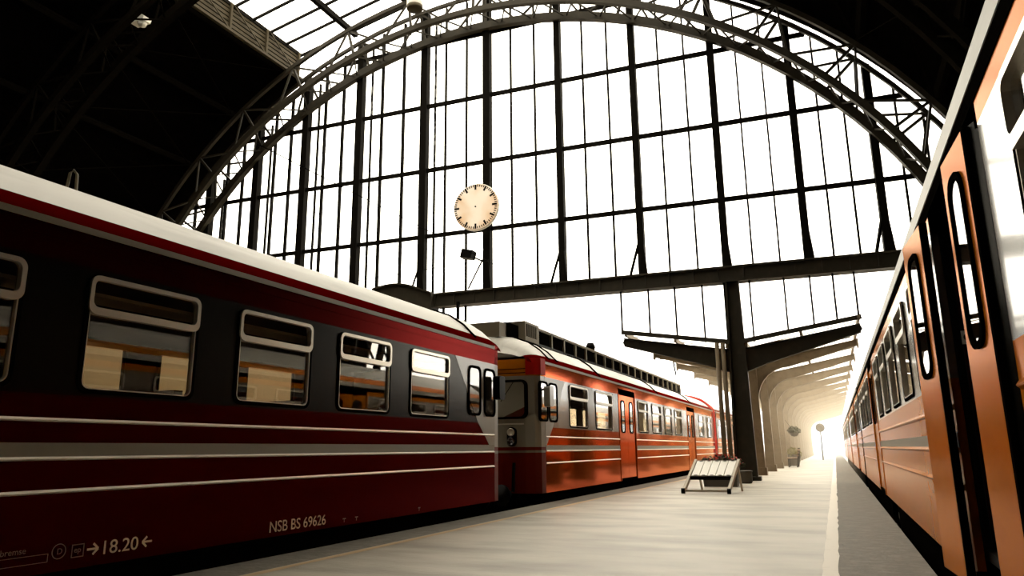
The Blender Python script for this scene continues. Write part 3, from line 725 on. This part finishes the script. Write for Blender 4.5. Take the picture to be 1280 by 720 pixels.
# glazed canopy roof
cr = thing('canopy_roof', 'glazed butterfly canopy roof over the platform', 'canopy roof', (CCX, 24.0, 0))
def ct(d): return 4.16 + d / 3.7 * .68
YE = SPC * (NF - 1)
for s in (-1, 1):
    for d in (.3, 1.95, 3.62):
        bar('purlin', (s * d, .0, ct(d) + .0), (s * d, YE, ct(d) + .0), .08, .14, 'canopy_steel', cr)
    n = int(YE / 1.1625)
    for k in range(n + 1):
        y = .2 + k * 1.1625
        if y < SPC * 7: bar('glazing_bar', (s * .1, y, ct(.1) + .09), (s * 3.7, y, ct(3.7) + .09), .05, .025, 'canopy_steel', cr)
        if y < SPC * 7:
            for d0, d1 in ((.12, 1.93), (1.97, 3.7)):
                mesh('pane', [(s * d0, y + .03, ct(d0) + .1), (s * d1, y + .03, ct(d1) + .1), (s * d1, y + 1.13, ct(d1) + .1), (s * d0, y + 1.13, ct(d0) + .1)], [(0, 1, 2, 3)], 'roof_glass', cr)
    y = SPC * 7
    v = []; f = []; q = 0
    while y < YE:
        v += [(s * .1, y, ct(.1) + .1), (s * 3.7, y, ct(3.7) + .1), (s * 3.7, y + .06, ct(3.7) + .1), (s * .1, y + .06, ct(.1) + .1)]; f.append((q, q + 1, q + 2, q + 3)); q += 4; y += 1.1625
    o = mesh('far_glazing_bars', v, f, 'canopy_steel', cr); o['kind'] = 'stuff'
    mesh('far_glazing', [(s * .1, SPC * 7, ct(.1) + .11), (s * 3.7, SPC * 7, ct(3.7) + .11), (s * 3.7, YE, ct(3.7) + .11), (s * .1, YE, ct(.1) + .11)], [(0, 1, 2, 3)], 'roof_glass', cr)
box('valley_gutter', -.14, .14, .3, YE, 4.05, 4.2, 'canopy_steel', cr)

# ================================================================== THINGS ON THE PLATFORM AND IN THE HALL
# station clock
ck = thing('station_clock', 'round pale station clock without hands hung on a mullion', 'clock', (-2.4, 24.0, 0), RZ)
uc, zc_, rc_ = U(-11.5), 9.90, 0.915
lathe('clock_case', [(0, .0), (rc_ - .06, .0), (rc_, .04), (rc_, .14), (rc_ - .02, .15), (0, .13)], 'lamp_white', ck, 48, (uc, -.55, zc_), 'y')
fo = lathe('clock_face', [(0, 0), (rc_ - .02, 0), (rc_ - .02, .01), (0, .01)], 'clock_face', ck, 48, (uc, -.565, zc_), 'y')
fo.data.polygons.foreach_set('use_smooth', [False] * len(fo.data.polygons))
for k in range(60):
    a = 2 * PI * k / 60; L, w = (.2, .075) if k % 5 == 0 else (.09, .036)
    r1 = rc_ - .045
    bar('hour_mark' if k % 5 == 0 else 'minute_mark', (uc + (r1 - L) * math.sin(a), -.57, zc_ + (r1 - L) * math.cos(a)), (uc + r1 * math.sin(a), -.57, zc_ + r1 * math.cos(a)), w, .012, 'black_paint', ck, (0, 1, 0))
lathe('hub', [(0, 0), (.03, 0), (.03, -.02), (0, -.02)], 'black_paint', ck, 12, (uc, -.566, zc_), 'y')
bar('bracket', (uc, -.35, zc_ + .3), (uc, .1, zc_ + .3), .08, .08, 'hall_steel', ck); bar('bracket', (uc, -.35, zc_ - .3), (uc, .1, zc_ - .3), .08, .08, 'hall_steel', ck)
# floodlight below the clock
fd = thing('floodlight', 'small dark floodlight on the mullion below the clock', 'floodlight', (-2.4, 24.0, 0), RZ)
uf = U(-11.86)
fo = prism('lamp_housing', [(-.24, -.12), (.2, -.2), (.28, .1), (-.16, .2)], 'y', -.3, .1, 'black_paint', fd); fo.location = (uf, -.35, 8.1)
bar('lamp_bracket', (uf + .1, -.35, 8.05), (U(-11.4), .1, 7.9), .05, .05, 'black_paint', fd)
bar('lamp_stay', (U(-11.5), .1, 8.0), (U(-11.95), -.2, 6.86), .06, .06, 'black_paint', fd)
# drum lamp under the crown, and a dusty lamp on the nearer arch
pl_ = thing('drum_lamp', 'white drum lamp hanging under the skylight end', 'lamp', (-13.55, 21.75, 18.0))
lathe('shade', [(.30, 0.12), (.32, .14), (.32, .95), (.2, 1.0), (.0, 1.0)], 'lamp_white', pl_, 24)
lathe('bottom_ring', [(0, 0), (.29, 0), (.32, .03), (.32, .14), (.0, .14)], 'louvre_paint', pl_, 24)
bar('hanger', (0, 0, .98), (0, 0, 1.25), .04, .04, 'black_paint', pl_)
dl = thing('arch_lamp', 'small tan lamp fixed to the shadowed arch at upper left', 'lamp', (-20.9, 15.55, 15.72))
fo = prism('lamp_body', [(-.3, .0), (.3, .0), (.34, .12), (.2, .24), (-.26, .22), (-.34, .1)], 'y', -.16, .16, 'lamp_white', dl)
lathe('lamp_glass', [(0, -.14), (.12, -.12), (.16, 0), (0, .0)], 'lamp_white', dl, 14, (.1, 0, 0)); bar('lamp_arm', (0, 0, .2), (.05, .1, .5), .04, .04, 'purlin_paint', dl)
# wires
tag(tube('contact_wire', [(-6.83, 7, 5.11), (-6.83, 24, 5.3), (-6.83, 100, 5.45)], .008, 'wire', None, 5), 'thin overhead contact wire above the left track', 'wire')
tag(tube('contact_wire', [(2.25, -20, 5.3), (2.25, 100, 5.4)], .011, 'wire', None, 5), 'thin overhead contact wire above the right train', 'wire')
tag(tube('span_wire', [(U(-21), 23.2, 7.6), (-16, 23.35, 7.72), (-11.5, 23.5, 7.95)], .012, 'wire', None, 5), 'thin wire strung across the screen to the floodlight', 'wire')
hb = thing('wire_hanger', 'short dark hanger post below the girder above the red coach', 'wire hanger', (-12.35, 23.3, 5.65))
bar('post', (0, 0, 0), (0, 0, .75), .1, .1, 'black_paint', hb); box('foot_plate', -.3, .3, -.1, .1, -.08, .02, 'black_paint', hb)

# tilted slatted board (boarding ramp) on the platform
rp_ = thing('boarding_ramp', 'white slatted boarding ramp propped at a slant on the platform', 'ramp', (-2.74, 17.0, 0), math.radians(2))
B0, B1 = Vector((0, 0, .05)), Vector((.18, 1.05, .70))
def rpnt(u, t, o=0): q = B0 + (B1 - B0) * t; return (q.x + u, q.y, q.z + o)
for s in (-1, 1):
    bar('side_rail', rpnt(s * .49, 0), rpnt(s * .49, 1.0), .06, .09, 'ramp_frame', rp_)
    lathe('foot_roller', [(0, -.04), (.06, -.04), (.06, .04), (0, .04)], 'black_paint', rp_, 12, (s * .50, 0.0, .06), 'x')
    bar('prop', rpnt(s * .46, .95), (s * .46 + .22, 1.25, 0.0), .04, .04, 'ramp_frame', rp_)
bar('cross_bar', rpnt(-.49, .02), rpnt(.49, .02), .05, .05, 'ramp_frame', rp_); bar('cross_bar', rpnt(-.49, .42), rpnt(.49, .42), .06, .08, 'black_paint', rp_); bar('cross_bar', rpnt(-.49, .98), rpnt(.49, .98), .05, .05, 'ramp_frame', rp_)
for k in range(5):
    u0 = -.45 + k * .182
    a, b_, c, d = rpnt(u0, .46, .03), rpnt(u0 + .165, .46, .03), rpnt(u0 + .165, .97, .03), rpnt(u0, .97, .03)
    v = [a, b_, c, d] + [(p[0], p[1] + .012, p[2] - .025) for p in (a, b_, c, d)]
    mesh('slat', v, [(0, 1, 2, 3), (7, 6, 5, 4), (0, 4, 5, 1), (1, 5, 6, 2), (2, 6, 7, 3), (3, 7, 4, 0)], 'board_white', rp_)
    for t in (.48, .95): bar('bolt_plate', rpnt(u0 + .06, t - .012, .036), rpnt(u0 + .13, t - .012, .036), .03, .01, 'black_paint', rp_)
# planter with red flowers beside the column
def leaves(name, n, cx, cy, cz, rx, ry, rz_, m, parent, size, seed):
    rnd = random.Random(seed); v = []; f = []
    for k in range(n):
        a = rnd.uniform(0, 2 * PI); b_ = math.acos(rnd.uniform(-.2, 1)); q = rnd.uniform(.5, 1) 
        p = Vector((cx + rx * q * math.sin(b_) * math.cos(a), cy + ry * q * math.sin(b_) * math.sin(a), cz + rz_ * q * math.cos(b_)))
        d1 = Vector((rnd.gauss(0, 1), rnd.gauss(0, 1), rnd.gauss(0, 1))).normalized() * size; d2 = d1.cross(Vector((rnd.gauss(0, 1), rnd.gauss(0, 1), rnd.gauss(0, 1)))).normalized() * size * .6
        i = len(v); v += [p - d1, p + d2, p + d1, p - d2]; f.append((i, i + 1, i + 2, i + 3))
    o = mesh(name, v, f, m, parent); o['kind'] = 'stuff'; return o
pt = thing('flower_planter', 'dark planter box with red flowers behind the slanted ramp', 'planter', (-2.85, 20.3, 0))
prism('planter_box', [(-.42, 0), (.42, 0), (.48, .55), (-.48, .55)], 'y', -.22, .22, 'tub', pt); box('planter_rim', -.5, .5, -.25, .25, .52, .58, 'tub', pt)
leaves('foliage', 420, 0, 0, .56, .62, .34, .24, 'foliage', pt, .06, 3); leaves('blossom', 90, .05, 0, .60, .58, .34, .28, 'flower_red', pt, .045, 4)
sb = thing('stone_block', 'dark round stone tub at the foot of the tall column', 'tub', (-2.45, 22.2, 0))
lathe('tub_body', [(0, 0), (.17, 0), (.2, .06), (.2, .30), (.22, .34), (.17, .36), (.15, .32), (0, .31)], 'tub', sb, 16)
# bench and hanging basket farther along
bn = thing('bench', 'slatted wooden bench under the canopy beyond the columns', 'bench', (-2.15, 40.5, 0), math.radians(-90))
for k in range(4): bar('seat_slat', (-.8, -.1 + k * .13, .45), (.8, -.1 + k * .13, .45), .1, .03, 'bench_wood', bn)
for k in range(3): bar('back_slat', (-.8, .36 + k * .03, .58 + k * .14), (.8, .36 + k * .03, .58 + k * .14), .03, .1, 'bench_wood', bn)
for s in (-.65, .65):
    bar('leg', (s, -.08, 0), (s, -.08, .44), .06, .06, 'black_paint', bn); bar('leg', (s, .32, 0), (s, .43, .95), .06, .06, 'black_paint', bn); bar('seat_bearer', (s, -.12, .42), (s, .34, .42), .05, .05, 'black_paint', bn)
p2 = thing('flower_tub', 'round tub of yellow-green plants beside the bench', 'planter', (-2.2, 43.6, 0))
lathe('tub_body', [(0, 0), (.3, 0), (.42, .55), (.45, .6), (.38, .6), (0, .56)], 'tub', p2, 18)
mat('foliage_pale', (0.16, 0.13, 0.03), 0.8); leaves('foliage', 260, 0, 0, .6, .5, .5, .4, 'foliage_pale', p2, .08, 5)
hk = thing('hanging_basket', 'dark hanging flower basket on a canopy column above the bench', 'flower basket', (-1.98, 42.6, 1.55))
lathe('basket_bowl', [(0, 0), (.16, .04), (.26, .2), (.27, .24), (0, .22)], 'tub', hk, 16); leaves('foliage', 240, 0, 0, .26, .36, .36, .3, 'foliage', hk, .07, 6)
bar('hanger', (0, 0, .24), (-.4, 0, .9), .02, .02, 'black_paint', hk)
# far signs and signal
for i, (x, y, lab) in enumerate(((-0.95, 62, 'small round-headed signal post far down the platform'),)):
    sgp = thing('signal_post', lab, 'signal', (x, y, 0))
    tube('post', [(0, 0, 0), (0, 0, 2.2)], .05, 'black_paint', sgp, 8); lathe('signal_head', [(0, -.1), (.34, -.1), (.34, .1), (0, .1)], 'black_paint', sgp, 18, (0, 0, 2.45), 'y')
# pale hillside beyond the left end of the screen
v = []; f = []; nx, ny = 24, 6
rnd = random.Random(9)
for j in range(ny + 1):
    for i in range(nx + 1):
        x = -330 + 190 * i / nx; y = 190 + 110 * j / ny
        z = -1.3 + 62 * math.sin(PI * .5 * j / ny) * (0.35 + .65 * math.sin(PI * min(1, max(0, (i / nx) * .95 + .05)))) * (1 + rnd.uniform(-.07, .07))
        v.append((x, y, z))
for j in range(ny):
    for i in range(nx): k = j * (nx + 1) + i; f.append((k, k + 1, k + nx + 2, k + nx + 1))
hl = mesh('hillside', v, f, 'hill_hazed'); tag(hl, 'pale hillside seen through the left end of the screen', 'hill'); hl['kind'] = 'structure'

# ---- bright summer haze hanging over the open platform beyond the hall
hz = bpy.data.materials.new('haze'); hz.use_nodes = True; nt = hz.node_tree; nt.nodes.clear()
o = nt.nodes.new('ShaderNodeOutputMaterial'); vs = nt.nodes.new('ShaderNodeVolumeScatter')
vs.inputs['Color'].default_value = (1.0, 0.83, 0.62, 1); vs.inputs['Density'].default_value = 0.013
nt.links.new(vs.outputs[0], o.inputs['Volume']); MATS['haze'] = hz
h = box('haze', -13, 11, 30, 200, -0.85, 6.8, 'haze'); tag(h, 'bright haze over the open platform beyond the hall', 'haze'); h['kind'] = 'stuff'
